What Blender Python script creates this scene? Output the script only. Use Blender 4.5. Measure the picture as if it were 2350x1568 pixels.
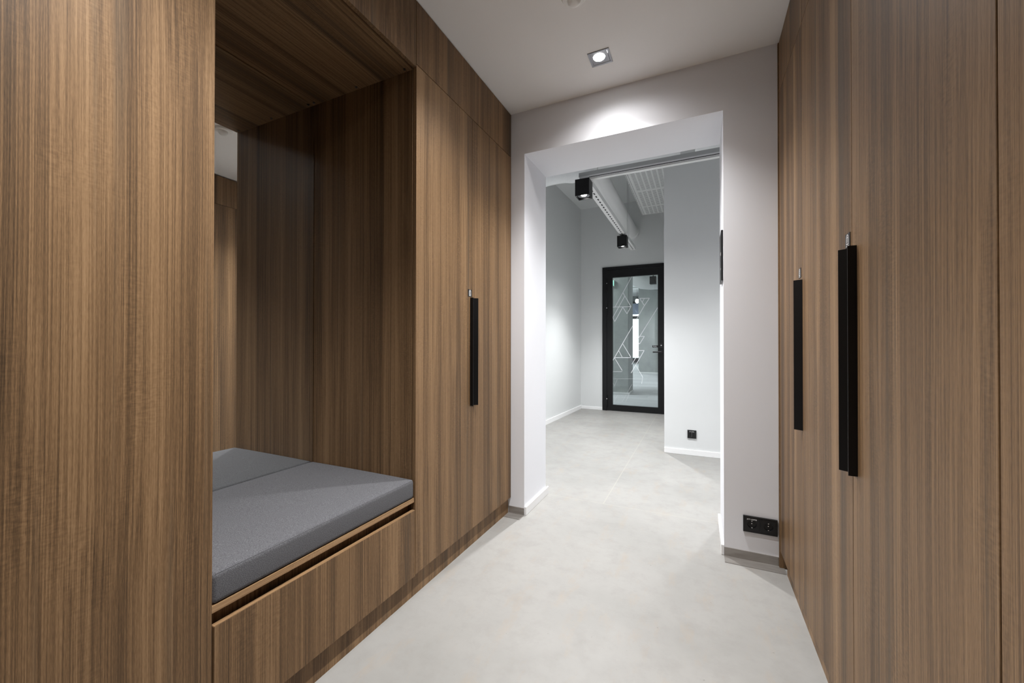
import bpy, bmesh, math, random
from mathutils import Vector, Matrix

for o in list(bpy.data.objects):
    bpy.data.objects.remove(o, do_unlink=True)
SC = bpy.context.scene
C = SC.collection
random.seed(7)

# ------------------------------------------------------------------ camera, world, exposure
cam_data = bpy.data.cameras.new('camera')
cam = bpy.data.objects.new('camera', cam_data)
C.objects.link(cam)
YAW, PITCH, ROLL, FPX = 0.43944, 0.00637, 0.00088, 915.26
cam_data.sensor_width = 36.0
cam_data.lens = 36.0 * FPX / 2350.0
cam_data.clip_start = 0.02
cam_data.clip_end = 200
fw = Vector((-math.sin(YAW) * math.cos(PITCH), math.cos(YAW) * math.cos(PITCH), math.sin(PITCH)))
rt = Vector((math.cos(YAW), math.sin(YAW), 0))
up = rt.cross(fw)
r2 = rt * math.cos(ROLL) + up * math.sin(ROLL)
u2 = r2.cross(fw)
mw = Matrix((r2, u2, -fw)).transposed().to_4x4()
mw.translation = (0, 0, 1.12)
cam.matrix_world = mw
SC.camera = cam

world = bpy.data.worlds.new('daylight')
SC.world = world
world.use_nodes = True
bg = world.node_tree.nodes['Background']
bg.inputs['Color'].default_value = (0.86, 0.93, 1.0, 1)
bg.inputs['Strength'].default_value = 3.0

SC.view_settings.view_transform = 'Standard'
SC.view_settings.look = 'None'
SC.view_settings.gamma = 1.0
SC.view_settings.use_curve_mapping = False
SC.view_settings.exposure = 0.08
try:
    SC.cycles.diffuse_bounces = 6
    SC.cycles.caustics_refractive = False
except Exception:
    pass

P_HALL = 174.0      # W of a recessed hall downlight
P_TRACK = 235.0     # W of a track spotlight
P_OFFICE = 112.0    # W of an added, unseen office fill lamp

# ------------------------------------------------------------------ materials
class NT:
    def __init__(s, name):
        s.m = bpy.data.materials.new(name)
        s.m.use_nodes = True
        s.t = s.m.node_tree
        s.b = s.t.nodes['Principled BSDF']
    def n(s, kind, **kw):
        nd = s.t.nodes.new(kind)
        for k, v in kw.items():
            setattr(nd, k, v)
        return nd
    def l(s, a, b):
        s.t.links.new(a, b)
    def noise(s, vec, scale, detail=3, rough=0.5):
        nd = s.n('ShaderNodeTexNoise')
        nd.inputs['Scale'].default_value = scale
        nd.inputs['Detail'].default_value = detail
        nd.inputs['Roughness'].default_value = rough
        s.l(vec, nd.inputs['Vector'])
        return nd.outputs['Fac']
    def mapping(s, vec, scale, loc=None):
        nd = s.n('ShaderNodeMapping')
        nd.inputs['Scale'].default_value = scale
        s.l(vec, nd.inputs['Vector'])
        if loc is not None:
            s.l(loc, nd.inputs['Location'])
        return nd.outputs['Vector']
    def math(s, op, a, b=None, clamp=False):
        nd = s.n('ShaderNodeMath', operation=op, use_clamp=clamp)
        for i, v in enumerate((a, b)):
            if v is None: continue
            if isinstance(v, (int, float)): nd.inputs[i].default_value = v
            else: s.l(v, nd.inputs[i])
        return nd.outputs[0]
    def ramp(s, fac, stops):
        nd = s.n('ShaderNodeValToRGB')
        cr = nd.color_ramp
        while len(cr.elements) < len(stops): cr.elements.new(0.5)
        for e, (p, c) in zip(cr.elements, stops):
            e.position = p
            e.color = (*c, 1)
        s.l(fac, nd.inputs['Fac'])
        return nd.outputs['Color']
    def mix(s, fac, a, b, mode='MIX'):
        nd = s.n('ShaderNodeMix', data_type='RGBA', blend_type=mode)
        if isinstance(fac, (int, float)): nd.inputs[0].default_value = fac
        else: s.l(fac, nd.inputs[0])
        for i, v in ((6, a), (7, b)):
            if isinstance(v, tuple): nd.inputs[i].default_value = (*v, 1)
            else: s.l(v, nd.inputs[i])
        return nd.outputs[2]
    def bump(s, h, strength, dist):
        nd = s.n('ShaderNodeBump')
        nd.inputs['Strength'].default_value = strength
        nd.inputs['Distance'].default_value = dist
        s.l(h, nd.inputs['Height'])
        s.l(nd.outputs['Normal'], s.b.inputs['Normal'])

def plain(name, col, rough=0.5, metal=0.0, spec=0.5):
    k = NT(name)
    k.b.inputs['Base Color'].default_value = (*col, 1)
    k.b.inputs['Roughness'].default_value = rough
    k.b.inputs['Metallic'].default_value = metal
    k.b.inputs['Specular IOR Level'].default_value = spec
    return k.m

def emit(name, col, strength):
    k = NT(name)
    k.b.inputs['Base Color'].default_value = (*col, 1)
    k.b.inputs['Emission Color'].default_value = (*col, 1)
    k.b.inputs['Emission Strength'].default_value = strength
    return k.m

def wood(name, axis='z', gain=1.0):
    """walnut veneer, grain running along the given axis"""
    k = NT(name)
    tc = k.n('ShaderNodeTexCoord').outputs['Object']
    rnd = k.n('ShaderNodeObjectInfo').outputs['Random']
    off = k.n('ShaderNodeCombineXYZ')
    for i, f in enumerate((41.0, 59.0, 67.0)):
        k.l(k.math('MULTIPLY', rnd, f), off.inputs[i])
    off = off.outputs[0]
    def sc(hi, lo):
        v = [hi, hi, hi]
        v['xyz'.index(axis)] = lo
        return tuple(v)
    # a slow lateral waver keeps the streaks from being ruler straight
    wv = k.noise(k.mapping(tc, sc(2.0, 0.7), off), 1.0, 1)
    wv = k.math('MULTIPLY', k.math('SUBTRACT', wv, 0.5), 0.025)
    comb = k.n('ShaderNodeCombineXYZ')
    for i, a in enumerate('xyz'):
        if a != axis: k.l(wv, comb.inputs[i])
    va = k.n('ShaderNodeVectorMath', operation='ADD')
    k.l(tc, va.inputs[0]); k.l(comb.outputs[0], va.inputs[1])
    v = va.outputs[0]
    band = k.noise(k.mapping(v, sc(11.0, 0.15), off), 1.0, 2, 0.5)
    streak = k.noise(k.mapping(v, sc(150.0, 0.35), off), 1.0, 3, 0.6)
    fine = k.noise(k.mapping(v, sc(420.0, 1.2), off), 1.0, 3, 0.65)
    pore = k.noise(k.mapping(v, sc(1100.0, 60.0), off), 1.0, 2, 0.6)
    fig = k.noise(k.mapping(v, sc(70.0, 190.0), off), 1.0, 2, 0.5)
    figm = k.noise(k.mapping(v, sc(12.0, 3.0), off), 1.0, 2, 0.5)
    f = k.math('ADD', k.math('MULTIPLY', band, 0.46), k.math('MULTIPLY', streak, 0.28))
    f = k.math('ADD', f, k.math('MULTIPLY', fine, 0.42))
    f = k.math('ADD', f, k.math('MULTIPLY', pore, 0.20))
    fg = k.math('MULTIPLY', k.math('SUBTRACT', fig, 0.5), k.math('MULTIPLY', k.math('SUBTRACT', figm, 0.50, True), 0.8))
    f = k.math('ADD', f, fg)
    f = k.math('SUBTRACT', f, 0.18)
    g = gain * 0.84
    c = k.ramp(f, [(0.33, (0.072*g, 0.0450*g, 0.0255*g)), (0.43, (0.146*g, 0.0875*g, 0.0455*g)),
                   (0.50, (0.228*g, 0.1360*g, 0.0690*g)), (0.58, (0.322*g, 0.1980*g, 0.1030*g)), (0.68, (0.415*g, 0.2700*g, 0.1500*g))])
    # greenish grey heart streaks
    hs = k.noise(k.mapping(v, sc(20.0, 0.18), off), 1.0, 3, 0.6)
    hs = k.math('MULTIPLY', k.math('SUBTRACT', hs, 0.58, True), 7.0, True)
    hs = k.math('MULTIPLY', hs, k.math('ADD', 0.35, streak), True)
    c = k.mix(k.math('MULTIPLY', hs, 0.72), c, (0.080*g, 0.067*g, 0.050*g))
    k.l(c, k.b.inputs['Base Color'])
    k.b.inputs['Roughness'].default_value = 0.45
    k.b.inputs['Specular IOR Level'].default_value = 0.2
    k.bump(k.math('ADD', fine, pore), 0.12, 0.0006)
    return k.m

WOOD = wood('walnut_veneer')
WOOD_Y = wood('walnut_veneer_lengthwise', 'y')
WOOD_X = wood('walnut_veneer_crosswise', 'x')
EDGE = wood('walnut_edge_band', 'y', 1.25)

def felt():
    k = NT('grey_felt')
    tc = k.n('ShaderNodeTexCoord').outputs['Object']
    a = k.noise(tc, 420, 4, 0.8)
    b = k.noise(tc, 9, 2)
    c = k.ramp(a, [(0.30, (0.040, 0.041, 0.046)), (0.5, (0.105, 0.105, 0.114)), (0.70, (0.22, 0.22, 0.235))])
    c = k.mix(k.math('MULTIPLY', b, 0.25), c, (0.10, 0.10, 0.11))
    k.l(c, k.b.inputs['Base Color'])
    k.b.inputs['Roughness'].default_value = 1.0
    k.b.inputs['Specular IOR Level'].default_value = 0.1
    k.b.inputs['Sheen Weight'].default_value = 0.05
    k.b.inputs['Sheen Roughness'].default_value = 0.6
    k.bump(a, 0.5, 0.002)
    return k.m
FELT = felt()
SEAM = plain('dark_seam', (0.05, 0.05, 0.055), 0.9)

def concrete_floor():
    k = NT('pale_concrete')
    tc = k.n('ShaderNodeTexCoord').outputs['Object']
    a = k.noise(tc, 1.3, 5, 0.6)
    b = k.noise(tc, 9, 6, 0.65)
    d = k.noise(k.mapping(tc, (3.0, 1.0, 1.0)), 4, 5, 0.7)
    c = k.ramp(a, [(0.3, (0.236, 0.232, 0.22)), (0.5, (0.274, 0.268, 0.256)), (0.72, (0.304, 0.297, 0.282))])
    e = k.noise(tc, 26, 5, 0.7)
    c = k.mix(k.math('MULTIPLY', k.math('SUBTRACT', b, 0.49, True), 1.6, True), c, (0.202, 0.192, 0.18))
    c = k.mix(k.math('MULTIPLY', k.math('SUBTRACT', e, 0.50, True), 1.1, True), c, (0.217, 0.211, 0.201))
    c = k.mix(k.math('MULTIPLY', k.math('SUBTRACT', d, 0.54, True), 2.6, True), c, (0.293, 0.243, 0.192))
    sp = k.noise(k.mapping(tc, (1.0, 1.6, 1.0)), 55, 2, 0.5)
    c = k.mix(k.math('MULTIPLY', k.math('SUBTRACT', sp, 0.735, True), 9.0, True), c, (0.099, 0.091, 0.081))
    # sawn joints of the slab
    sx = k.n('ShaderNodeSeparateXYZ'); k.l(tc, sx.inputs[0])
    j1 = k.math('LESS_THAN', k.math('ABSOLUTE', k.math('ADD', sx.outputs['X'], 0.613)), 0.0032)
    j1 = k.math('MULTIPLY', j1, k.math('GREATER_THAN', sx.outputs['Y'], 2.815))
    j2 = k.math('LESS_THAN', k.math('ABSOLUTE', k.math('SUBTRACT', sx.outputs['Y'], 2.812)), 0.0026)
    j = k.math('MULTIPLY', k.math('MAXIMUM', j1, j2), 0.6)
    c = k.mix(j, c, (0.358, 0.335, 0.297))
    k.l(c, k.b.inputs['Base Color'])
    r = k.math('ADD', k.math('MULTIPLY', b, 0.2), 0.36)
    k.l(r, k.b.inputs['Roughness'])
    k.b.inputs['Specular IOR Level'].default_value = 0.35
    return k.m
FLOOR = concrete_floor()

def paint(name, col, rough=0.75):
    k = NT(name)
    tc = k.n('ShaderNodeTexCoord').outputs['Object']
    a = k.noise(tc, 2.0, 3)
    c = k.mix(k.math('MULTIPLY', a, 0.08), col, tuple(x * 0.9 for x in col))
    k.l(c, k.b.inputs['Base Color'])
    k.b.inputs['Roughness'].default_value = rough
    k.b.inputs['Specular IOR Level'].default_value = 0.25
    k.bump(k.noise(tc, 260, 2), 0.05, 0.001)
    return k.m
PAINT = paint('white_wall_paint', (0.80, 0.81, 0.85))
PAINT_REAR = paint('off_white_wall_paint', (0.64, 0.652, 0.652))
CEIL = paint('ceiling_paint', (0.84, 0.83, 0.82))
SKIRT = plain('white_skirting', (0.80, 0.80, 0.80), 0.4)

def concrete(name, col):
    k = NT(name)
    tc = k.n('ShaderNodeTexCoord').outputs['Object']
    a = k.noise(tc, 2.2, 5, 0.6)
    b = k.noise(tc, 30, 4, 0.6)
    c = k.ramp(k.math('ADD', k.math('MULTIPLY', a, 0.7), k.math('MULTIPLY', b, 0.3)),
               [(0.3, tuple(x * 0.7 for x in col)), (0.7, col)])
    k.l(c, k.b.inputs['Base Color'])
    k.b.inputs['Roughness'].default_value = 0.8
    return k.m
CONCRETE = concrete('raw_concrete', (0.42, 0.44, 0.43))

def carpet():
    k = NT('grey_carpet_planks')
    tc = k.n('ShaderNodeTexCoord').outputs['Object']
    a = k.noise(k.mapping(tc, (1.0, 5.0, 1.0)), 2.0, 5, 0.7)
    br = k.n('ShaderNodeTexBrick')
    br.inputs['Scale'].default_value = 1.0
    br.inputs['Brick Width'].default_value = 1.0
    br.inputs['Row Height'].default_value = 0.25
    br.inputs['Mortar Size'].default_value = 0.004
    br.inputs['Color1'].default_value = (0.52, 0.52, 0.54, 1)
    br.inputs['Color2'].default_value = (0.36, 0.36, 0.38, 1)
    br.inputs['Mortar'].default_value = (0.26, 0.26, 0.27, 1)
    k.l(tc, br.inputs['Vector'])
    c = k.mix(a, br.outputs['Color'], (0.62, 0.62, 0.64))
    k.l(c, k.b.inputs['Base Color'])
    k.b.inputs['Roughness'].default_value = 0.7
    return k.m
CARPET = carpet()

def steel():
    k = NT('brushed_steel')
    tc = k.n('ShaderNodeTexCoord').outputs['Object']
    a = k.noise(k.mapping(tc, (9, 60, 60)), 1.0, 3)
    k.l(k.ramp(a, [(0.3, (0.30, 0.28, 0.26)), (0.7, (0.38, 0.36, 0.34))]), k.b.inputs['Base Color'])
    k.b.inputs['Metallic'].default_value = 0.55
    k.b.inputs['Roughness'].default_value = 0.33
    return k.m
STEEL = steel()
BLACK = plain('matt_black_metal', (0.005, 0.005, 0.0055), 0.42, 0.0, 0.28)
BLACKP = plain('black_plastic', (0.010, 0.010, 0.011), 0.35, 0.0, 0.35)
BLACKIN = plain('black_recess', (0.006, 0.006, 0.006), 0.5)
CHROME = plain('bright_contact', (0.75, 0.75, 0.74), 0.25, 1.0)
WHITE = plain('white_print', (0.80, 0.80, 0.80), 0.6)
WHITEM = plain('white_metal', (0.76, 0.76, 0.76), 0.45)
GREYM = plain('grey_metal', (0.42, 0.43, 0.43), 0.5)
WHITEPL = plain('white_plastic', (0.78, 0.77, 0.75), 0.4)
DARKCHROME = plain('dark_chrome', (0.20, 0.20, 0.21), 0.28, 0.9)
GAP = plain('dark_cabinet_interior', (0.03, 0.024, 0.02), 0.8)
LAMP = emit('lamp_glow', (1.0, 0.97, 0.93), 45.0)
LAMP_COOL = emit('track_lamp_glow', (1.0, 0.98, 0.96), 30.0)
OFFLAMP = emit('office_lamp_glow', (0.92, 0.96, 1.0), 12.0)
GREEN = emit('green_reflection_glow', (0.35, 1.0, 0.70), 0.9)  # glow colour of the green reflection in the door glass
FOIL = None

def foil():
    k = NT('white_pipe_wrap')
    tc = k.n('ShaderNodeTexCoord').outputs['Object']
    a = k.noise(tc, 22, 4, 0.6)
    k.b.inputs['Base Color'].default_value = (0.76, 0.78, 0.79, 1)
    k.b.inputs['Roughness'].default_value = 0.5
    k.bump(a, 0.6, 0.012)
    return k.m
FOIL = foil()

def mirror():
    k = NT('silvered_mirror')
    k.b.inputs['Base Color'].default_value = (0.86, 0.88, 0.87, 1)
    k.b.inputs['Metallic'].default_value = 1.0
    k.b.inputs['Roughness'].default_value = 0.0
    d = k.n('ShaderNodeBsdfDiffuse')          # a thin film of dust
    d.inputs['Color'].default_value = (0.7, 0.7, 0.72, 1)
    mx = k.n('ShaderNodeMixShader')
    mx.inputs[0].default_value = 0.022
    k.l(k.b.outputs[0], mx.inputs[1]); k.l(d.outputs[0], mx.inputs[2])
    k.l(mx.outputs[0], k.t.nodes['Material Output'].inputs[0])
    return k.m
MIRROR = mirror()

def glass():
    k = NT('clear_glass')
    t = k.n('ShaderNodeBsdfTransparent')
    t.inputs['Color'].default_value = (0.93, 0.97, 0.955, 1)
    g = k.n('ShaderNodeBsdfGlossy')
    g.inputs['Roughness'].default_value = 0.0
    lw = k.n('ShaderNodeFresnel'); lw.inputs[0].default_value = 1.5
    mx = k.n('ShaderNodeMixShader')
    k.l(k.math('MULTIPLY', lw.outputs[0], 1.1, True), mx.inputs[0])
    k.l(t.outputs[0], mx.inputs[1]); k.l(g.outputs[0], mx.inputs[2])
    k.l(mx.outputs[0], k.t.nodes['Material Output'].inputs[0])
    return k.m
GLASS = glass()

def frost():
    k = NT('frosted_film')
    t = k.n('ShaderNodeBsdfTransparent')
    mx = k.n('ShaderNodeMixShader'); mx.inputs[0].default_value = 0.78
    k.b.inputs['Base Color'].default_value = (0.85, 0.87, 0.9, 1)
    k.b.inputs['Roughness'].default_value = 0.8
    k.l(t.outputs[0], mx.inputs[1]); k.l(k.b.outputs[0], mx.inputs[2])
    k.l(mx.outputs[0], k.t.nodes['Material Output'].inputs[0])
    return k.m
FROST = frost()

# ------------------------------------------------------------------ geometry helpers
def new():
    return bmesh.new()

def box(bm, x0, x1, y0, y1, z0, z1, bevel=0.0, seg=1):
    r = bmesh.ops.create_cube(bm, size=1.0)
    vs = r['verts']
    for v in vs:
        v.co = Vector((x0 + (v.co.x + 0.5) * (x1 - x0), y0 + (v.co.y + 0.5) * (y1 - y0), z0 + (v.co.z + 0.5) * (z1 - z0)))
    if bevel:
        es = {e for v in vs for e in v.link_edges}
        bmesh.ops.bevel(bm, geom=list(es), offset=bevel, segments=seg, profile=0.5, affect='EDGES')
    return bm

def prism(bm, pts, axis, a, b):
    """polygon in the two other axes (in xyz order) extruded along axis from a to b"""
    def mk(p, h):
        q = list(p); q.insert('xyz'.index(axis), h)
        return bm.verts.new(q)
    lo = [mk(p, a) for p in pts]; hi = [mk(p, b) for p in pts]
    n = len(pts)
    bm.faces.new(lo); bm.faces.new(hi)
    for i in range(n):
        bm.faces.new((lo[i], lo[(i + 1) % n], hi[(i + 1) % n], hi[i]))
    bmesh.ops.recalc_face_normals(bm, faces=bm.faces[:])
    return bm

def cyl(bm, p, q, r, r_end=None, seg=24, caps=True):
    p, q = Vector(p), Vector(q)
    d = q - p
    m = Matrix.Translation((p + q) / 2) @ d.to_track_quat('Z', 'Y').to_matrix().to_4x4()
    bmesh.ops.create_cone(bm, cap_ends=caps, segments=seg, radius1=r, radius2=r if r_end is None else r_end, depth=d.length, matrix=m)
    return bm

def lathe(bm, prof, c, seg=40):
    """profile of (radius, z) turned about the vertical through c"""
    rings = []
    for r, z in prof:
        if r < 1e-6:
            rings.append([bm.verts.new((c[0], c[1], c[2] + z))])
        else:
            rings.append([bm.verts.new((c[0] + r * math.cos(2 * math.pi * i / seg), c[1] + r * math.sin(2 * math.pi * i / seg), c[2] + z)) for i in range(seg)])
    for a, b in zip(rings, rings[1:]):
        for i in range(seg):
            j = (i + 1) % seg
            f = [a[i % len(a)], a[j % len(a)], b[j % len(b)], b[i % len(b)]]
            u = []
            for v in f:
                if v not in u: u.append(v)
            if len(u) > 2: bm.faces.new(u)
    bmesh.ops.recalc_face_normals(bm, faces=bm.faces[:])
    return bm

def tube(bm, pts, r, seg=20, radii=None):
    pts = [Vector(p) for p in pts]
    rings = []
    for i, p in enumerate(pts):
        t = (pts[min(i + 1, len(pts) - 1)] - pts[max(i - 1, 0)]).normalized()
        q = t.to_track_quat('Z', 'Y')
        rr = radii[i] if radii else r
        rings.append([bm.verts.new(p + q @ Vector((rr * math.cos(2 * math.pi * k / seg), rr * math.sin(2 * math.pi * k / seg), 0))) for k in range(seg)])
    for a, b in zip(rings, rings[1:]):
        for k in range(seg):
            bm.faces.new((a[k], a[(k + 1) % seg], b[(k + 1) % seg], b[k]))
    bm.faces.new(rings[0]); bm.faces.new(rings[-1])
    bmesh.ops.recalc_face_normals(bm, faces=bm.faces[:])
    return bm

def world_of(o):
    v = Vector((0, 0, 0))
    while o is not None:
        v = v + o.location
        o = o.parent
    return v

def obj(name, bm, mat, parent=None, label=None, smooth=False, at=None):
    """bm holds world coordinates; at = origin of a parentless object"""
    o = bpy.data.objects.new(name, None) if bm is None else None
    base = world_of(parent) if parent else Vector(at or (0, 0, 0))
    bmesh.ops.translate(bm, verts=bm.verts[:], vec=-base)
    me = bpy.data.meshes.new(name)
    bm.to_mesh(me); bm.free()
    if smooth:
        for p in me.polygons: p.use_smooth = True
        me.set_sharp_from_angle(angle=math.radians(40))
    o = bpy.data.objects.new(name, me)
    me.materials.append(mat)
    C.objects.link(o)
    if parent: o.parent = parent
    elif at: o.location = at
    if label: o['label'] = label
    return o

def thing(name, label, cat, loc, group=None):
    o = bpy.data.objects.new(name, None)
    o.empty_display_size = 0.05
    C.objects.link(o)
    o.location = loc
    o['label'] = label; o['category'] = cat
    if group: o['group'] = group
    return o

def tag(o, label, cat, group=None):
    o['label'] = label; o['category'] = cat
    if group: o['group'] = group
    return o

def struct(name, bm, mat, parent=None, label=None):
    o = obj(name, bm, mat, parent, label)
    if parent is None: o['kind'] = 'structure'
    return o

def text_bm(s, size, origin, xdir, ydir, depth=0.0004):
    """lettering as a mesh: xdir reading direction, ydir up"""
    cu = bpy.data.curves.new('lettering', 'FONT')
    cu.body = s; cu.size = size; cu.align_x = 'CENTER'; cu.align_y = 'CENTER'
    cu.extrude = depth; cu.resolution_u = 4
    t = bpy.data.objects.new('lettering', cu)
    C.objects.link(t)
    dg = bpy.context.evaluated_depsgraph_get()
    me = bpy.data.meshes.new_from_object(t.evaluated_get(dg))
    bm = new(); bm.from_mesh(me)
    bpy.data.objects.remove(t, do_unlink=True); bpy.data.meshes.remove(me); bpy.data.curves.remove(cu)
    X, Y = Vector(xdir), Vector(ydir)
    m = Matrix((X, Y, X.cross(Y))).transposed().to_4x4()
    m.translation = Vector(origin)
    bm.transform(m)
    return bm

def spot(name, loc, power, size_deg, blend, color, parent, radius=0.03, aim=None):
    L = bpy.data.lights.new(name, 'SPOT')
    L.energy = power; L.spot_size = math.radians(size_deg); L.spot_blend = blend
    L.color = color; L.shadow_soft_size = radius
    o = bpy.data.objects.new(name, L)
    C.objects.link(o)
    o.parent = parent
    o.location = Vector(loc) - world_of(parent)
    if aim is not None:
        o.rotation_euler = (Vector(aim) - Vector(loc)).to_track_quat('-Z', 'Y').to_euler()
    return o

# ------------------------------------------------------------------ key dimensions
XL, XR, YE, HC = -1.134, 0.364, 2.398, 2.650
OL, OR, OT, YB = -1.038, 0.116, 2.369, 2.800     # opening left, right, top; back of the end wall
XPL, XPR = -1.153, 0.383                         # plinth faces
XM = -1.784                                      # mirror
NY0, NY1 = 0.603, 1.413                          # niche
RC = 3.47                                        # rear room ceiling

# ------------------------------------------------------------------ the setting
struct('floor', box(new(), -2.4, 3.2, -2.4, 6.86, -0.12, 0.0), FLOOR)
struct('ceiling', box(new(), -1.95, 1.15, -2.4, YE, HC, HC + 0.08), CEIL)
struct('wall_left', box(new(), -1.95, -1.81, -2.4, YE, 0, HC), PAINT)
struct('wall_right', box(new(), 1.0, 1.15, -2.4, YE, 0, HC), PAINT)
struct('wall_back', box(new(), -1.81, 1.0, -2.4, -2.3, 0, HC), PAINT)
struct('wall_end', prism(new(), [(-2.4, 0), (OL, 0), (OL, OT), (OR, OT), (OR, 0), (3.2, 0), (3.2, RC), (-2.4, RC)], 'y', YE, YB), PAINT)
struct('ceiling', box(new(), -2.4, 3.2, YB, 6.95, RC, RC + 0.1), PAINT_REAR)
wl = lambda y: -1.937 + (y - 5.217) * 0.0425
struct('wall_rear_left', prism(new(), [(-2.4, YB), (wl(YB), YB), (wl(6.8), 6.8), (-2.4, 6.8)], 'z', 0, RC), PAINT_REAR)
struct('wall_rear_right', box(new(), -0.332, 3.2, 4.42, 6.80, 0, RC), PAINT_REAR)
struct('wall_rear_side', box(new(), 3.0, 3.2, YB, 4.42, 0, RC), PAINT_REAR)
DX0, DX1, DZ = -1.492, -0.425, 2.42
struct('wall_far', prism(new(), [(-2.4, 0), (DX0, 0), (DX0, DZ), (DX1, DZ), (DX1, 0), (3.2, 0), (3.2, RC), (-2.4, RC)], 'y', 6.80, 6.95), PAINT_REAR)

def skirting(name, x0, x1, y0, y1, h):
    struct(name, box(new(), x0, x1, y0, y1, 0, h, 0.002), SKIRT)
skirting('baseboard_opening_left', OL, OL + 0.013, YE + 0.004, YB + 0.03, 0.055)
skirting('baseboard_opening_right', OR - 0.013, OR, YE + 0.004, YB + 0.03, 0.055)
b = prism(new(), [(wl(YB + .01), YB + .01), (wl(YB + .01) + .013, YB + .01), (wl(6.8) + .013, 6.8), (wl(6.8), 6.8)], 'z', 0, 0.06)
struct('baseboard_rear_left', b, SKIRT)
skirting('baseboard_rear_right', -0.332, 2.99, 4.408, 4.42, 0.055)
skirting('baseboard_far', wl(6.8) + 0.014, DX0, 6.788, 6.80, 0.05)

def steel_skirting(name, x0, x1, xf0, xf1):
    bm = new()
    box(bm, x0, x1, YE - 0.003, YE, 0.003, 0.047)
    box(bm, xf0, xf1, YE - 0.074, YE, 0.0, 0.003)
    struct(name, bm, STEEL)
steel_skirting('baseboard_end_right', OR, XR - 0.005, OR, XPR - 0.001)
steel_skirting('baseboard_end_left', XPL + 0.002, OL, XPL + 0.002, OL)

# ------------------------------------------------------------------ cabinets
def pictogram_plate(door, side, yc, zc):
    """small black tag with a white garment pictogram; side = +1 when the door faces +x"""
    xf = XL if side > 0 else XR
    s = 0.019
    pl = obj('sign_plate', box(new(), min(xf, xf + side * .0015), max(xf, xf + side * .0015), yc - s, yc + s, zc - s, zc + s), BLACKP, door,
             'small black tag with a white pictogram')
    bm = new()
    x = xf + side * 0.0018
    def strip(pts, w):
        for (y0, z0), (y1, z1) in zip(pts, pts[1:]):
            d = Vector((0, y1 - y0, z1 - z0)); n = Vector((0, -d.z, d.y)).normalized() * w / 2
            a, b_ = Vector((x, yc + y0, zc + z0)), Vector((x, yc + y1, zc + z1))
            vs = [bm.verts.new(p) for p in (a + n, b_ + n, b_ - n, a - n)]
            bm.faces.new(vs)
    arch = [(-.0085, -.010)] + [(-.0085 * math.cos(t), .004 + .0115 * math.sin(t)) for t in [math.pi * i / 12 for i in range(13)]] + [(.0085, -.010)]
    strip(arch, .0026)
    strip([(-.0085, -.010), (.0085, -.010)], .0026)
    strip([(-.0048, .006), (0, .0105), (.0048, .006)], .002)
    strip([(-.003, -.006), (-.003, .004)], .0018)
    strip([(.0025, -.006), (.0025, .004)], .0018)
    strip([(0, .004), (0, .0105)], .0018)
    for i in range(5):
        strip([(-.0105 + i * .0044, -.0152), (-.0072 + i * .0044, -.0152)], .0026)
    obj('pictogram', bm, WHITE, pl)

HZ0, HZ1 = 0.783, 1.3735
def wing_handle(door, side, ys, dirn):
    """edge pull of the far door: a plate leaning out over the door"""
    xf = XL if side > 0 else XR
    t = 0.0028
    pts = [(xf, ys + dirn * 0.0015), (xf + side * .0255, ys + dirn * .0215), (xf + side * .0235, ys + dirn * .0245), (xf, ys + dirn * 0.008)]
    obj('handle', prism(new(), pts, 'z', HZ0, HZ1), BLACK, door, 'long black edge pull')

def flat_handle(door, side, ys):
    """edge pull of the near door: an angle strip whose upright leg faces the camera"""
    xf = XL if side > 0 else XR
    s = side
    y = ys
    pts = [(xf, y - .030), (xf + s * .019, y - .030), (xf + s * .019, y - .0272), (xf + s * .003, y - .0272), (xf + s * .003, y - .002), (xf, y - .002)]
    obj('handle', prism(new(), pts, 'z', HZ0, HZ1), BLACK, door, 'long black edge pull')

G = 0.0013    # half of a door gap
def door(root, side, y0, y1, z0, z1, name='door'):
    a = XL if side > 0 else XR
    x0, x1 = (a - .018, a) if side > 0 else (a, a + .018)
    return obj(name, box(new(), x0, x1, y0 + G, y1 - G, z0, z1, 0.0006), WOOD, root)

def carcass(root, side, y0, y1, z0, z1):
    if side > 0: x0, x1 = -1.79, XL - .0205
    else: x0, x1 = XR + .0205, 0.98
    return obj('carcass', box(new(), x0, x1, y0 + .001, y1 - .001, z0, z1), GAP, root)

def plinth(root, side, y0, y1, h):
    x0, x1 = (XPL - .018, XPL) if side > 0 else (XPR, XPR + .018)
    return obj('plinth', box(new(), x0, x1, y0 + .0008, y1 - .0008, 0, h), WOOD, root)

ZBL, ZBR, ZT = 0.104, 0.086, 2.3615
# wardrobe right of the seating niche
w = thing('wardrobe', 'walnut two-door wardrobe between the seating niche and the white end wall', 'wardrobe', (-1.46, 1.905, 0), 'walnut wardrobes along the hall')
carcass(w, 1, NY1 + .02, YE - .002, ZBL, HC - .012)
plinth(w, 1, NY1 + .002, YE - .004, ZBL - .002)
d1 = door(w, 1, NY1, 1.898, ZBL, ZT)
d2 = door(w, 1, 1.898, YE - .001, ZBL, ZT)
door(w, 1, NY1, YE - .001, ZT + .003, HC - .004, 'top_panel')
flat_handle(d1, 1, 1.905); wing_handle(d2, 1, 1.898, 1)
pictogram_plate(d1, 1, 1.870, 1.3985)

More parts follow.
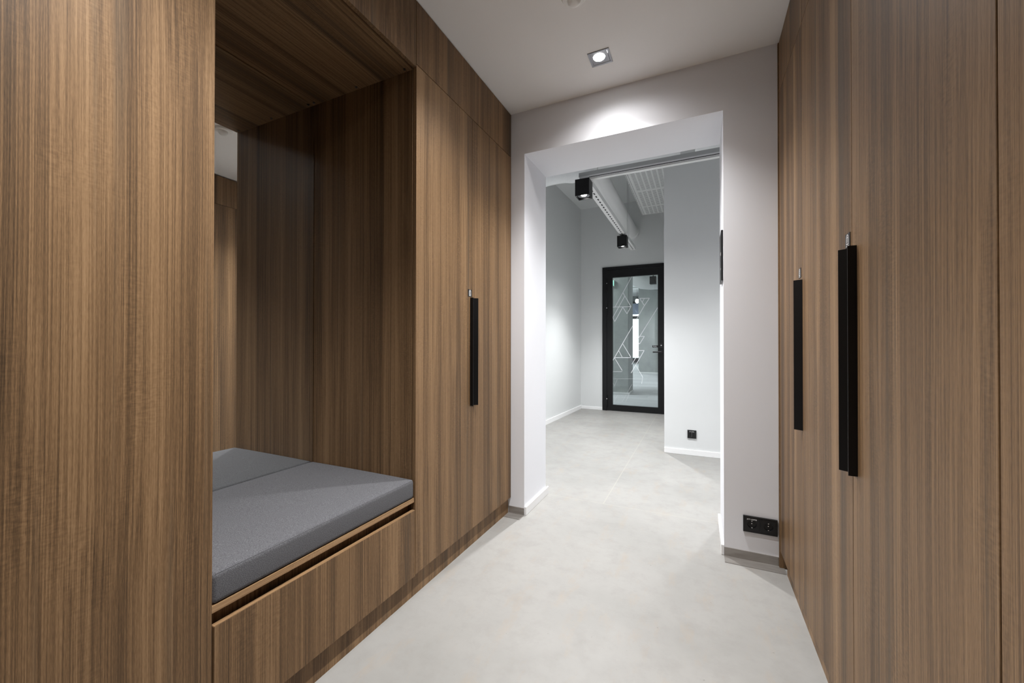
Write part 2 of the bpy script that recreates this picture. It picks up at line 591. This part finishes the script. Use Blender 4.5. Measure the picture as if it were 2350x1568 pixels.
# right side
w = thing('wardrobe', 'walnut single-door wardrobe on the socket side, touching the white end wall', 'wardrobe', (.67, 2.144, 0), 'walnut wardrobes along the hall')
carcass(w, -1, 1.889, YE - .019, ZBR, HC - .012)
plinth(w, -1, 1.889, YE - .075, ZBR - .002)
d1 = door(w, -1, 1.889, YE - .0185, ZBR, 2.381)
door(w, -1, 1.889, YE - .0185, 2.384, HC - .010, 'top_panel')
obj('end_panel', box(new(), XR - .004, .98, YE - .0175, YE - .0005, .0035, HC - .010), WOOD, w)
wing_handle(d1, -1, 1.8885, 1)
pictogram_plate(d1, -1, 1.928, 1.404)
w = thing('wardrobe', 'walnut two-door wardrobe with a double black pull on its middle seam', 'wardrobe', (.67, 1.326, 0), 'walnut wardrobes along the hall')
carcass(w, -1, .763, 1.889, ZBR, HC - .012)
plinth(w, -1, .763, 1.889, ZBR - .002)
d1 = door(w, -1, .7640, 1.330, ZBR, 2.381)
d2 = door(w, -1, 1.330, 1.889, ZBR, 2.381)
door(w, -1, .763, 1.330, 2.384, HC - .010, 'top_panel')
door(w, -1, 1.330, 1.889, 2.384, HC - .010, 'top_panel')
flat_handle(d1, -1, 1.3245); wing_handle(d2, -1, 1.3245, 1)
pictogram_plate(d2, -1, 1.3600, 1.4005)
w = thing('wardrobe', 'tall walnut cabinet behind the wide dark gap at the right edge of the photo', 'wardrobe', (.67, .16, 0), 'walnut wardrobes along the hall')
carcass(w, -1, -.44, .760, ZBR, HC - .012)
plinth(w, -1, -.44, .760, ZBR - .002)
door(w, -1, -.44, .7628, ZBR, HC - .010)
w2 = thing('wardrobe', 'tall walnut cabinet further back along the socket side, outside the photo', 'wardrobe', (.67, -1.36, 0), 'walnut wardrobes along the hall')
carcass(w2, -1, -2.28, -.44, ZBR, HC - .012)
door(w2, -1, -2.28, -1.36, ZBR, HC - .010); door(w2, -1, -1.36, -.44, ZBR, HC - .010)
plinth(w2, -1, -2.28, -.44, ZBR - .002)

# near left
w = thing('tall_cabinet', 'wide plain walnut cabinet front at the left, hiding one end of the seating niche', 'cabinet', (-1.46, .0, 0))
carcass(w, 1, -.60, NY0 - .019, ZBL, HC - .012)
plinth(w, 1, -.60, NY0 - .003, ZBL - .002)
door(w, 1, -.60, NY0 + .0015, ZBL, HC - .006)
w = thing('tall_cabinet', 'plain walnut cabinet further back along the niche side, outside the photo', 'cabinet', (-1.46, -1.44, 0))
carcass(w, 1, -2.28, -.60, ZBL, HC - .012)
door(w, 1, -2.28, -1.44, ZBL, HC - .006); door(w, 1, -1.44, -.60, ZBL, HC - .006)
plinth(w, 1, -2.28, -.60, ZBL - .002)

# seating niche: lining above and beside the bench
n = thing('niche_surround', 'dark walnut niche lining with soffit and fascia over the grey seat', 'niche', (-1.46, 1.008, 0))
SZ = 2.342
obj('side_panel', box(new(), XM - .006, XPL - .0015, NY1 - .001, NY1 + .018, .105, SZ + .02), WOOD, n)
obj('side_panel', box(new(), XM - .006, XPL - .0015, NY0 - .018, NY0 + .001, .105, SZ + .02), WOOD, n)
obj('soffit', box(new(), XM - .006, XPL - .004, NY0 + .0015, NY1 - .0015, SZ, SZ + .019), WOOD_Y, n)
obj('soffit_edge', box(new(), XPL - .0035, XPL - .0008, NY0 + .0015, NY1 - .0015, SZ + .0005, SZ + .0185), EDGE, n)
door(n, 1, NY0 + .002, NY1, SZ + .007, HC - .004, 'fascia')
for cx in (-1.183, -1.473, -1.763):
    bm = new()
    cyl(bm, (cx, NY1 - .021, SZ + .0004), (cx, NY1 - .021, SZ - .005), .006, .0052, 18)
    cyl(bm, (cx, NY1 - .021, SZ - .005), (cx, NY1 - .021, SZ - .0062), .003, .003, 10)
    obj('screw_cap', bm, DARKCHROME, n, 'small dark screw cap')

bq = thing('bench_cabinet', 'low walnut bench with one wide drawer below the grey cushion', 'bench', (-1.46, 1.008, 0))
obj('carcass', box(new(), -1.78, -1.172, NY0 + .004, NY1 - .004, .10, .42), WOOD, bq)
obj('bench_top', box(new(), XM + .002, XPL + .013 - .0025, NY0 + .002, NY1 - .002, .4225, .4415), WOOD_Y, bq)
obj('edge_band', box(new(), XPL + .011, XPL + .0135, NY0 + .002, NY1 - .002, .4228, .4412), EDGE, bq)
dr = obj('drawer', box(new(), XL - .018, XL, NY0 + .0055, NY1 - .0025, .098, .3885, .0006), WOOD, bq)
obj('edge_band', box(new(), XL - .0178, XL - .0002, NY0 + .006, NY1 - .003, .3885, .3895), EDGE, dr)
obj('plinth', box(new(), XPL - .018, XPL, NY0 + .002, NY1 + .001, 0, .096), WOOD, bq)

# mirror forming the back of the niche
m = thing('mirror', 'frameless mirror covering the back of the seating niche', 'mirror', (XM - .003, 1.008, .45))
obj('mirror_glass', box(new(), XM - .005, XM, NY0 + .004, NY1 - .0035, .4425, SZ - .0035), MIRROR, m)
obj('back_panel', box(new(), XM - .0058, XM - .0052, NY0 + .002, NY1 - .0015, .4425, SZ - .0005), GAP, m)

# cushion
def cushion():
    bm = new()
    x0, x1, y0, y1, z0, z1 = XM + .002, -1.1395, NY0 + .003, NY1 - .0035, .4418, .523
    box(bm, x0, x1, y0, y1, z0, z1)
    bmesh.ops.bevel(bm, geom=bm.edges[:], offset=.014, segments=5, profile=.6, affect='EDGES')
    bmesh.ops.triangulate(bm, faces=[f for f in bm.faces if len(f.verts) > 4])
    long_e = [e for e in bm.edges if e.calc_length() > .2]
    bmesh.ops.subdivide_edges(bm, edges=long_e, cuts=12, use_grid_fill=True)
    for v in bm.verts:                                   # soft crown of the filling
        if v.co.z > z1 - .02:
            u = (v.co.x - x0) / (x1 - x0); t = (v.co.y - y0) / (y1 - y0)
            k = max(0, 4 * u * (1 - u)) ** .5 * max(0, 4 * t * (1 - t)) ** .5
            v.co.z += .011 * k * min(1, (v.co.z - (z1 - .02)) / .018)
        if v.co.x > x1 - .005:
            u = (v.co.z - z0) / (z1 - z0)
            v.co.x += .0015 * max(0, 4 * u * (1 - u))
    return bm
cu = tag(obj('seat_cushion', cushion(), FELT, None, smooth=True, at=(-1.46, 1.008, .4418)), 'thick grey felt seat cushion on the walnut bench before the mirror', 'cushion')
sb = new()
yy = [NY0 + .012 + (NY1 - NY0 - .025) * i / 24 for i in range(25)]
tube(sb, [(-1.1425, y, .5195) for y in yy], .0016, 8)
obj('seam', sb, FELT, cu)

# ------------------------------------------------------------------ ceiling fittings of the hall
def downlight(x, y, label, power, cone, aim):
    t = thing('downlight', label, 'ceiling light', (x, y, HC), 'recessed square downlights of the hall')
    s = .0555
    bm = new()
    # square bezel ring, just proud of the ceiling
    outer = [(-s, -s), (s, -s), (s, s), (-s, s)]
    i_ = s - .009
    inner = [(-i_, -i_), (i_, -i_), (i_, i_), (-i_, i_)]
    zo, zi = HC - .004, HC - .0035
    O = [bm.verts.new((x + a, y + b, zo)) for a, b in outer]; I = [bm.verts.new((x + a, y + b, zi)) for a, b in inner]
    O2 = [bm.verts.new((x + a, y + b, HC + .001)) for a, b in outer]
    I2 = [bm.verts.new((x + a * .9, y + b * .9, HC - .0005)) for a, b in inner]
    for k in range(4):
        j = (k + 1) % 4
        bm.faces.new((O[k], O[j], I[j], I[k])); bm.faces.new((O2[k], O2[j], O[j], O[k])); bm.faces.new((I[k], I[j], I2[j], I2[k]))
    obj('bezel', bm, DARKCHROME, t)
    bm = new()
    box(bm, x - i_ * .92, x + i_ * .92, y - i_ * .92, y + i_ * .92, HC - .0012, HC - .0002)
    obj('reflector', bm, DARKCHROME, t)
    bm = new()
    cyl(bm, (x - .004, y - .006, HC - .0012), (x - .004, y - .006, HC - .0035), .031, .029, 32)
    obj('lamp', bm, LAMP, t)
    spot('downlight_beam', (x, y, HC - .012), power, cone, 1.0, (1.0, .99, .98), t, .028, (x + aim[0], y + aim[1], 0))
    spot('downlight_spill', (x, y, HC - .012), power * .12, 154, 1.0, (1.0, .99, .98), t, .03, (x + aim[0], y + aim[1], 0))
    return t
downlight(-.477, 2.117, 'glowing square downlight in the hall ceiling before the white opening', P_HALL * 1.02, 107, (.22, .06))
downlight(-.477, 1.42, 'square downlight in the hall ceiling in front of the seating niche', P_HALL * .60, 110, (-.32, 0))
downlight(-.477, .40, 'square downlight in the hall ceiling above the camera', P_HALL * 1.15, 96, (-.30, -.08))

t = thing('motion_sensor', 'round white domed sensor on the hall ceiling, mirrored in the niche', 'sensor', (-.495, 1.690, HC))
obj('base', lathe(new(), [(0, 0), (.056, 0), (.056, -.006), (.050, -.014), (.034, -.017), (0, -.017)], (-.495, 1.690, HC)), WHITEPL, t, smooth=True)
obj('dome', lathe(new(), [(.030, -.016), (.030, -.022), (.027, -.032), (.019, -.040), (.009, -.0435), (0, -.044)], (-.495, 1.690, HC)), WHITEPL, t, smooth=True)

# ------------------------------------------------------------------ sockets
def insert(parent, x, z, y, half=.034, text=None):
    """one square socket insert facing -y with a round recess and two contacts"""
    bm = new()
    N = 32; r = .0205
    sq, ci, bo = [], [], []
    for i in range(N):
        a = 2 * math.pi * i / N
        c, s = math.cos(a), math.sin(a)
        k = half / max(abs(c), abs(s))
        sq.append(bm.verts.new((x + k * c, y, z + k * s)))
        ci.append(bm.verts.new((x + r * c, y, z + r * s)))
        bo.append(bm.verts.new((x + r * .93 * c, y + .0085, z + r * .93 * s)))
    for i in range(N):
        j = (i + 1) % N
        bm.faces.new((sq[i], sq[j], ci[j], ci[i])); bm.faces.new((ci[i], ci[j], bo[j], bo[i]))
    bm.faces.new(bo)
    bmesh.ops.recalc_face_normals(bm, faces=bm.faces[:])
    ins = obj('socket_insert', bm, BLACKP, parent)
    for s in (1, -1):
        obj('contact', box(new(), x - .0022, x + .0022, y + .001, y + .0085, z + s * .0165 - .0018, z + s * .0165 + .0018), CHROME, ins, 'bright metal contact')
    for s in (1, -1):
        obj('pin_hole', cyl(new(), (x + s * .0095, y + .0086, z), (x + s * .0095, y + .0080, z), .0026, seg=14), BLACKIN, ins)
    obj('screw', cyl(new(), (x, y + .0086, z + .002), (x, y + .0074, z + .002), .0024, seg=14), CHROME, ins, 'bright screw head')
    if text:
        obj('lettering', text_bm(text, .0088, (x, y - .0004, z + .0255), (1, 0, 0), (0, 0, 1)), WHITE, ins, 'white circuit code')
    return ins

def ring_frame(x0, x1, z0, z1, y, w, depth, bars=()):
    bm = new()
    yf, yb = y - depth, y
    box(bm, x0, x1, yf, yb, z1 - w, z1); box(bm, x0, x1, yf, yb, z0, z0 + w)
    box(bm, x0, x0 + w, yf, yb, z0 + w, z1 - w); box(bm, x1 - w, x1, yf, yb, z0 + w, z1 - w)
    for b in bars: box(bm, b - .0012, b + .0012, yf + .001, yb, z0 + w, z1 - w)
    return bm

t = thing('double_socket', 'black double power socket low on the white wall beside the walnut wardrobe', 'power socket', (.279, YE, .1915))
obj('frame', ring_frame(.2035, .3540, .1510, .2325, YE, .0055, .0105, (.2788,)), BLACKP, t)
insert(t, .2425, .1915, YE - .0095, .0345, 'JK71.GRP08')
insert(t, .3150, .1915, YE - .0095, .0345)
t = thing('single_socket', 'black single power socket low on the off-white wall of the room behind', 'power socket', (-.0715, 4.42, .212))
obj('frame', ring_frame(-.1120, -.0310, .1715, .2525, 4.42, .0055, .0105), BLACKP, t)
insert(t, -.0715, .212, 4.42 - .0095, .0355, 'JK71.GRP08')

# thin black plate on the right reveal of the opening
t = thing('wall_sign', 'slim black sign plate on the reveal of the opening, seen edge-on', 'sign', (OR, 2.495, 1.60))
obj('plate', box(new(), OR - .010, OR, 2.415, 2.575, 1.462, 1.735, .002), BLACKP, t)
for z, a, b_ in ((1.615, 2.44, 2.50), (1.605, 2.44, 2.47), (1.53, 2.44, 2.49)):
    obj('print', box(new(), OR - .0106, OR - .0098, a, b_, z, z + .005), WHITE, t, 'line of small white print')

# ------------------------------------------------------------------ glass door at the far end
dr = bpy.data.objects.new('door_1', None); C.objects.link(dr); dr.location = ((DX0 + DX1) / 2, 6.8, 0)
dr['kind'] = 'structure'
FX0, FX1 = DX0 + .002, DX1 - .002
bm = new()
fz = DZ - .003
box(bm, FX0, FX0 + .07, 6.775, 6.90, 0.0, fz); box(bm, FX1 - .07, FX1, 6.775, 6.90, 0.0, fz); box(bm, FX0 + .07, FX1 - .07, 6.775, 6.90, fz - .055, fz)
obj('door_frame', bm, BLACK, dr)
LX0, LX1, LZ0, LZ1 = FX0 + .073, FX1 - .073, .008, fz - .06
GX0, GX1, GZ0, GZ1 = -1.324, -.604, .099, 2.240
bm = new()
ly0, ly1 = 6.785, 6.845
box(bm, LX0, GX0, ly0, ly1, LZ0, LZ1); box(bm, GX1, LX1, ly0, ly1, LZ0, LZ1)
box(bm, GX0, GX1, ly0, ly1, LZ0, GZ0); box(bm, GX0, GX1, ly0, ly1, GZ1, LZ1)
lf = obj('door_leaf', bm, BLACK, dr)
gl = obj('pane', box(new(), GX0 + .001, GX1 - .001, 6.812, 6.818, GZ0 + .001, GZ1 - .001), GLASS, lf)
def dpt(zx, zy):
    """a point read on the enlarged door, as a place on its pane"""
    u = (zx - 195) / (635 - 195)
    top = 202 + (170 - 202) * u; bot = 1437 + (1467 - 1437) * u
    return GX0 + u * (GX1 - GX0), GZ1 - (zy - top) / (bot - top) * (GZ1 - GZ0)
LN = [((385, 190), (218, 487), 1), ((298, 347), (378, 482), 1), ((378, 480), (338, 552), 1), ((338, 552), (296, 487), 1), ((317, 378), (197, 588), 1),
      ((197, 487), (378, 482), 1), ((296, 487), (216, 628), 1), ((216, 628), (197, 590), 1),
      ((462, 402), (555, 400), 1), ((555, 400), (507, 472), 1), ((507, 472), (462, 402), 1), ((507, 402), (487, 437), .8), ((507, 472), (197, 1005), 1),
      ((632, 492), (443, 803), 1), ((415, 773), (507, 772), .9), ((507, 772), (460, 848), .9), ((460, 848), (415, 773), .9),
      ((296, 845), (375, 975), .9), ((255, 910), (290, 975), .8), ((210, 979), (375, 979), .9), ((215, 985), (290, 1105), .8), ((197, 1115), (290, 1115), .45),
      ((415, 912), (505, 910), 1), ((505, 910), (378, 1130), .9), ((462, 980), (415, 912), .8), ((445, 945), (385, 1045), .8), ((425, 1055), (490, 1170), .8), ((490, 1170), (480, 1235), .6),
      ((197, 1185), (480, 1185), .22), ((197, 1230), (215, 1255), .3), ((240, 1190), (215, 1250), .3), ((255, 1325), (208, 1405), .22), ((385, 1240), (290, 1410), .22), ((375, 1300), (325, 1410), .22)]
bm = new()
for k, (a, b_, wgt) in enumerate(LN):
    (ax, az), (bx, bz) = dpt(*a), dpt(*b_)
    d = Vector((bx - ax, 0, bz - az)); nn = Vector((-d.z, 0, d.x)).normalized() * .0055 * wgt
    y = 6.8112 - k * .00001
    bm.faces.new([bm.verts.new(Vector((p[0], y, p[1])) + q) for p, q in (((ax, az), nn), ((bx, bz), nn), ((bx, bz), -nn), ((ax, az), -nn))])
obj('frosted_line_pattern', bm, FROST, gl, 'pale frosted triangles and slanting lines')
for z, h in ((2.115, .20), (1.70, .20), (.17, .20)):
    hg = obj('hinge', cyl(new(), (LX0 + .002, 6.776, z - h / 2), (LX0 + .002, 6.776, z + h / 2), .011, seg=16), BLACK, lf)
    obj('screw', cyl(new(), (LX0 + .002, 6.764, z + .03), (LX0 + .002, 6.768, z + .03), .008, seg=12), CHROME, hg, 'bright screw head')
bm = new()
hx, hz = -.553, .995
cyl(bm, (hx, 6.785, hz), (hx, 6.778, hz), .024, seg=24)
cyl(bm, (hx, 6.78, hz), (hx, 6.738, hz), .009, seg=16)
box(bm, hx - .125, hx + .010, 6.726, 6.744, hz - .011, hz + .011, .004, 2)
obj('handle', bm, BLACKP, lf, 'black lever handle')
bm = new()
box(bm, hx - .026, hx + .026, 6.776, 6.785, 1.055, 1.145, .003)
obj('lock_plate', bm, BLACKP, lf)
obj('lock_cylinder', cyl(new(), (hx, 6.777, 1.10), (hx, 6.771, 1.10), .009, seg=16), CHROME, lf, 'bright lock cylinder')
sg = obj('sign_plate', box(new(), -.690, -.606, 6.808, 6.8105, 1.066, 1.100), BLACKP, lf, 'small black push-or-pull sign')
obj('lettering', text_bm('PULL', .026, (-.648, 6.8076, 1.083), (1, 0, 0), (0, 0, 1)), WHITE, sg, 'white word PULL')

# ------------------------------------------------------------------ ceiling services of the room behind
TY, TX = 3.45, -.928                              # the two lighting rails
def track_spot(x, y, label, power, zm):
    aim = None
    t = thing('track_spotlight', label, 'spotlight', (x, y, 2.55), 'black cube spotlights on the white rails')
    s = .062
    zt = 2.560; zb = zt - .143
    bm = new()
    # square box open at the bottom
    w = .006
    box(bm, x - s, x + s, y - s, y - s + w, zb, zt); box(bm, x - s, x + s, y + s - w, y + s, zb, zt)
    box(bm, x - s, x - s + w, y - s + w, y + s - w, zb, zt); box(bm, x + s - w, x + s, y - s + w, y + s - w, zb, zt)
    box(bm, x - s + w, x + s - w, y - s + w, y + s - w, zb + .02, zt)
    h = obj('housing', bm, BLACK, t)
    obj('mount', cyl(new(), (x, y, zt - .001), (x, y, zm), .018, seg=16), BLACK, t)
    bm = new()
    lathe(bm, [(.054, .0195), (.052, .012), (.034, .017), (.030, .0195)], (x, y, zb))
    obj('reflector_ring', bm, DARKCHROME, t, smooth=True)
    bm = new(); cyl(bm, (x, y, zb + .0195), (x, y, zb + .0150), .026, .022, 28)
    obj('lamp', bm, LAMP_COOL, t)
    spot('track_beam', (x, y, zb - .004), power, 112, 1.0, (.98, .99, 1.0), t, .03, aim)
    spot('track_spill', (x, y, zb - .004), power * .19, 157, 1.0, (.98, .99, 1.0), t, .03, aim)
    return t
track_spot(-.922, 3.45, 'larger black cube spotlight where the two white rails meet', P_TRACK, 2.5685)
track_spot(-.928, 5.45, 'smaller black cube spotlight further along the rail towards the glass door', P_TRACK, 2.5825)
track_spot(.32, 3.45, 'black cube spotlight on the cross rail hidden behind the opening wall', P_TRACK * .33, 2.5685)
track_spot(2.0, 3.45, 'black cube spotlight at the hidden end of the cross rail', P_TRACK * .5, 2.5685)

t = thing('lighting_rail', 'white slotted lighting rail running towards the glass door', 'lighting rail', (TX, 5.0, 2.58), 'white lighting rails')
bm = new()
zr = 2.583
box(bm, TX - .036, TX + .036, TY + .04, 6.40, zr, zr + .012); box(bm, TX - .036, TX - .030, TY + .04, 6.40, zr + .012, zr + .05); box(bm, TX + .030, TX + .036, TY + .04, 6.40, zr + .012, zr + .05)
ch = obj('channel', bm, WHITEM, t)
bm = new()
y = TY + .12
while y < 6.36:
    if not (5.36 < y < 5.50): box(bm, TX - .004, TX + .010, y, y + .045, zr - .0008, zr + .0002)
    y += .085
obj('slots', bm, BLACKIN, ch, 'dark dashes along the underside')['kind'] = 'stuff'
for y in (5.62, 5.75):
    obj('suspension_wire', cyl(new(), (TX + .0335, y, zr + .05), (TX + .0335, y, RC), .0022, seg=8), GREYM, t)
t = thing('lighting_rail', 'white lighting rail crossing the opening under its lintel', 'lighting rail', (.9, TY, 2.58), 'white lighting rails')
bm = new()
box(bm, -.955, 2.95, TY - .022, TY + .036, zr - .014, zr + .012)
box(bm, -.955, 2.95, TY - .022, TY - .010, zr - .024, zr - .0175)
obj('channel', bm, WHITEM, t)
obj('slot', box(new(), -.87, 2.95, TY - .0235, TY - .0215, zr - .007, zr - .002), BLACKIN, t, 'dark slot along the face')
obj('cable_tray', box(new(), -.962, 2.95, TY - .020, TY + .034, zr + .0125, zr + .047), GREYM, t, 'grey tray above the rail')
for x in (-.80, 1.2):
    obj('suspension_wire', cyl(new(), (x, TY, zr + .047), (x, TY, RC), .0022, seg=8), GREYM, t)

# round duct running to the far wall
bm = new()
R_ = .105
cyl(bm, (-1.010, 3.95, 2.955), (-1.010, 6.80, 2.955), R_, seg=40)
t = thing('ventilation_duct', 'white round duct above the rail running to the wall over the glass door', 'duct', (-1.005, 5.3, 2.8))
obj('pipe', bm, WHITEM, t, smooth=True)
obj('collar', cyl(new(), (-1.010, 6.72, 2.955), (-1.010, 6.80, 2.955), R_ + .012, seg=40), WHITEM, t, smooth=True)
# wrapped pipe across, just behind the lintel
bm = new()
pts = [(-1.95 + i * .06, 3.70, 2.795 + .004 * math.sin(i * 1.7)) for i in range(31)]
rad = [.112 + .006 * math.sin(i * .9 + 1.0) + .004 * math.sin(i * 2.3) for i in range(31)]
tube(bm, pts, .11, 24, rad)
tag(obj('wrapped_pipe', bm, FOIL, None, smooth=True), 'lumpy white wrapped pipe crossing just behind the lintel of the opening', 'pipe')
bm = new()
tube(bm, [(-.03 + i * .1, 3.70, 2.80) for i in range(28)], .10, 24, [.06 + .04 * min(1, i / 2) for i in range(28)])
tag(obj('wrapped_pipe', bm, FOIL, None, smooth=True), 'short end of white wrapped pipe at the right corner under the lintel', 'pipe')

# perforated ceiling panel
def perforated():
    k = NT('perforated_sheet')
    tc = k.n('ShaderNodeTexCoord').outputs['Object']
    s = k.n('ShaderNodeSeparateXYZ'); k.l(tc, s.inputs[0])
    X, Y = s.outputs['X'], s.outputs['Y']
    def frac(v, per):
        return k.math('FRACT', k.math('ADD', k.math('DIVIDE', v, per), 50.0))
    sl = k.math('MULTIPLY', k.math('LESS_THAN', frac(X, .058), .72), k.math('LESS_THAN', frac(Y, .036), .30))
    ins = k.math('MULTIPLY', k.math('GREATER_THAN', X, .05), k.math('GREATER_THAN', k.math('ABSOLUTE', k.math('SUBTRACT', frac(Y, .62), .5)), .04))
    dots = k.math('MULTIPLY', k.math('LESS_THAN', frac(Y, .036), .45), k.math('MULTIPLY', k.math('LESS_THAN', X, .036), k.math('LESS_THAN', frac(X, .02), .5)))
    h = k.math('MAXIMUM', k.math('MULTIPLY', sl, ins), dots)
    k.l(k.mix(h, (.74, .75, .75), (.10, .10, .11)), k.b.inputs['Base Color'])
    k.b.inputs['Roughness'].default_value = .5
    return k.m
t = thing('perforated_panel', 'white perforated ceiling panel hanging beside the duct', 'ceiling panel', (-.765, 4.3, 3.05))
obj('sheet', box(new(), -.765, -.345, 4.425, 6.205, 3.05, 3.056), perforated(), t)
bm = new()
box(bm, -.768, -.765, 4.425, 6.208, 3.048, 3.075); box(bm, -.768, -.345, 6.205, 6.208, 3.048, 3.075)
obj('edge', bm, WHITEM, t)
for x, y in ((-.70, 5.1), (-.70, 6.1)):
    obj('suspension_wire', cyl(new(), (x, y, 3.056), (x, y, RC - .001), .0025, seg=8), GREYM, t)

# ------------------------------------------------------------------ the office behind the glass door
OH = 4.2
struct('floor', box(new(), -8.2, 6.2, 6.86, 26.0, -.12, -.004), CARPET)
struct('ceiling', box(new(), -8.2, 6.2, 6.95, 24.4, OH, OH + .1), CONCRETE)
struct('wall_office_left', box(new(), -8.2, -8.0, 6.95, 24.4, 0, OH), CONCRETE)
struct('wall_office_right', box(new(), 6.0, 6.2, 6.95, 16.0, 0, OH), CONCRETE)
struct('wall_office_near', prism(new(), [(-8.0, 0), (-2.4, 0), (-2.4, RC), (3.2, RC), (3.2, 0), (6.0, 0), (6.0, OH), (-8.0, OH)], 'y', 6.80, 6.95), CONCRETE)
struct('wall_office_concrete', box(new(), -2.127, 6.2, 16.0, 24.4, 0, OH), CONCRETE)
struct('baseboard_office', box(new(), -2.127, 6.0, 15.98, 16.0, 0, .05), SKIRT)
WX0, WX1, WZ0, WZ1 = -5.0, -2.5, .26, 3.62
struct('wall_office_far', prism(new(), [(-8.0, 0), (-2.127, 0), (-2.127, OH), (-8.0, OH), (-8.0, WZ1), (WX0, WZ1), (WX1, WZ1), (WX1, WZ0), (WX0, WZ0), (WX0, WZ1 - .0001), (-8.0, WZ1 - .0001)], 'y', 24.2, 24.4), CONCRETE)
wn = bpy.data.objects.new('window_1', None); C.objects.link(wn); wn.location = ((WX0 + WX1) / 2, 24.25, WZ0); wn['kind'] = 'structure'
obj('blind', box(new(), WX0 + .13, WX1 - .13, 24.16, 24.17, 2.86, WZ1 - .125), plain('pale_blue_blind', (.42, .48, .62), .8), wn, 'pale blue grey blind over the top pane')
bm = new()
f = .12
box(bm, WX0, WX1, 24.15, 24.3, WZ1 - f, WZ1); box(bm, WX0 + f, WX1 - f, 24.15, 24.3, 2.60, 2.76); box(bm, WX0, WX1, 24.15, 24.3, WZ0 - .2, WZ0 + .06)
box(bm, WX0, WX0 + f, 24.15, 24.3, WZ0 + .06, WZ1 - f); box(bm, WX1 - f, WX1, 24.15, 24.3, WZ0 + .06, WZ1 - f)
obj('window_frame', bm, BLACK, wn)
obj('pane', box(new(), WX0 + f, WX1 - f, 24.22, 24.23, WZ0 + .06, WZ1 - f), GLASS, wn)
pl = tag(obj('concrete_pillar', box(new(), -2.25, -1.424, 9.11, 9.74, 0, OH, .01), CONCRETE, None), 'pale concrete pillar seen through the glass door at its hinge side', 'pillar')
obj('skirting', box(new(), -2.26, -1.414, 9.10, 9.75, 0, .045), SKIRT, pl, 'white skirting')
t = thing('green_reflection', 'small glowing green box standing in for a green reflection in the glass door', 'reflection', (-1.78, 9.08, 2.45))  # green reflection in the door glass, built as a glowing box
obj('reflection_body', box(new(), -1.88, -1.725, 9.06, 9.108, 2.42, 2.56, .01, 2), WHITEPL, t)
obj('reflection_face', box(new(), -1.87, -1.735, 9.057, 9.06, 2.43, 2.55), GREEN, t, 'green face glowing in place of the reflection')
bm = new()
pts = [(-2.1, 11.2, 3.55), (-1.85, 11.2, 3.25), (-1.66, 11.2, 3.02), (-1.52, 11.2, 2.88), (-1.38, 11.2, 2.80), (-1.2, 11.2, 2.775), (-.6, 11.2, 2.77), (1.0, 11.2, 2.77)]
tube(bm, pts, .2, 28)
od = tag(obj('ventilation_duct', bm, WHITEM, None, smooth=True), 'bent white duct seen high through the glass door', 'duct')
for x, z in ((-.2, 2.96), (.8, 2.96)):
    obj('suspension_wire', cyl(new(), (x, 11.2, z), (x, 11.2, OH), .004, seg=8), GREYM, od)
t = thing('office_spotlight', 'small black spotlight seen at the top of the glass door pane', 'spotlight', (-.85, 8.9, 2.5))
obj('housing', box(new(), -.950, -.820, 8.84, 8.97, 2.39, 2.55, .004), BLACK, t)
obj('stem', cyl(new(), (-.885, 8.9, 2.55), (-.885, 8.9, OH), .012, seg=12), BLACK, t)
t = thing('office_lamp', 'round lamp glowing in the strip between pillar and concrete wall', 'lamp', (-2.79, 20.5, 3.2))
obj('shade', lathe(new(), [(0, .08), (.03, .08), (.05, .03), (.05, .02)], (-2.79, 20.5, 3.34)), BLACK, t, smooth=True)
obj('bulb', lathe(new(), [(0, .05), (.06, .03), (.085, -.03), (.085, -.09), (.05, -.15), (0, -.17)], (-2.79, 20.5, 3.31)), OFFLAMP, t, smooth=True)
obj('cord', cyl(new(), (-2.79, 20.5, 3.42), (-2.79, 20.5, OH), .006, seg=8), BLACK, t)
for x, y, lab in ((-3.3, 8.6, 'unseen lamp added to light the office before the pillar'), (1.2, 12.0, 'unseen lamp added to light the office by the concrete wall'), (-4.6, 14.5, 'unseen lamp added to light the office beyond the pillar'), (-4.5, 20.0, 'unseen lamp added to light the office near the window')):
    t = thing('office_fill_lamp', lab, 'fill lamp', (x, y, 3.6), 'added fill lamps of the office')  # lamps out of view, added to light the office
    obj('housing', box(new(), x - .06, x + .06, y - .75, y + .75, 3.60, 3.68), WHITEM, t)
    for dy in (-.6, .6):
        obj('suspension_wire', cyl(new(), (x, y + dy, 3.68), (x, y + dy, OH), .004, seg=8), GREYM, t)
    obj('diffuser', box(new(), x - .05, x + .05, y - .74, y + .74, 3.592, 3.60), OFFLAMP, t)
    L = bpy.data.lights.new('office_fill_light', 'AREA'); L.shape = 'RECTANGLE'; L.size = .1; L.size_y = 1.48; L.energy = P_OFFICE; L.color = (.92, .96, 1.0)
    lo = bpy.data.objects.new('office_fill_light', L); C.objects.link(lo); lo.parent = t; lo.location = (0, 0, -.012)
    if y > 13:                                   # uplights added to brighten the ceiling slats
        lu = bpy.data.objects.new('office_fill_uplight', L); C.objects.link(lu); lu.parent = t; lu.location = (0, 0, .082); lu.rotation_euler = (math.pi, 0, 0)

for i in range(8):
    bf = tag(obj('ceiling_baffle', box(new(), -7.9, -2.2, 16.4 + i * .95, 16.95 + i * .95, 3.86, 4.0), WHITEM, None), 'pale ceiling slat in the strip above the far office window', 'ceiling slat', 'ceiling slats before the far window')
    for x in (-6.5, -3.0):
        obj('hanger', cyl(new(), (x, 16.7 + i * .95, 4.0), (x, 16.7 + i * .95, OH), .006, seg=6), GREYM, bf)
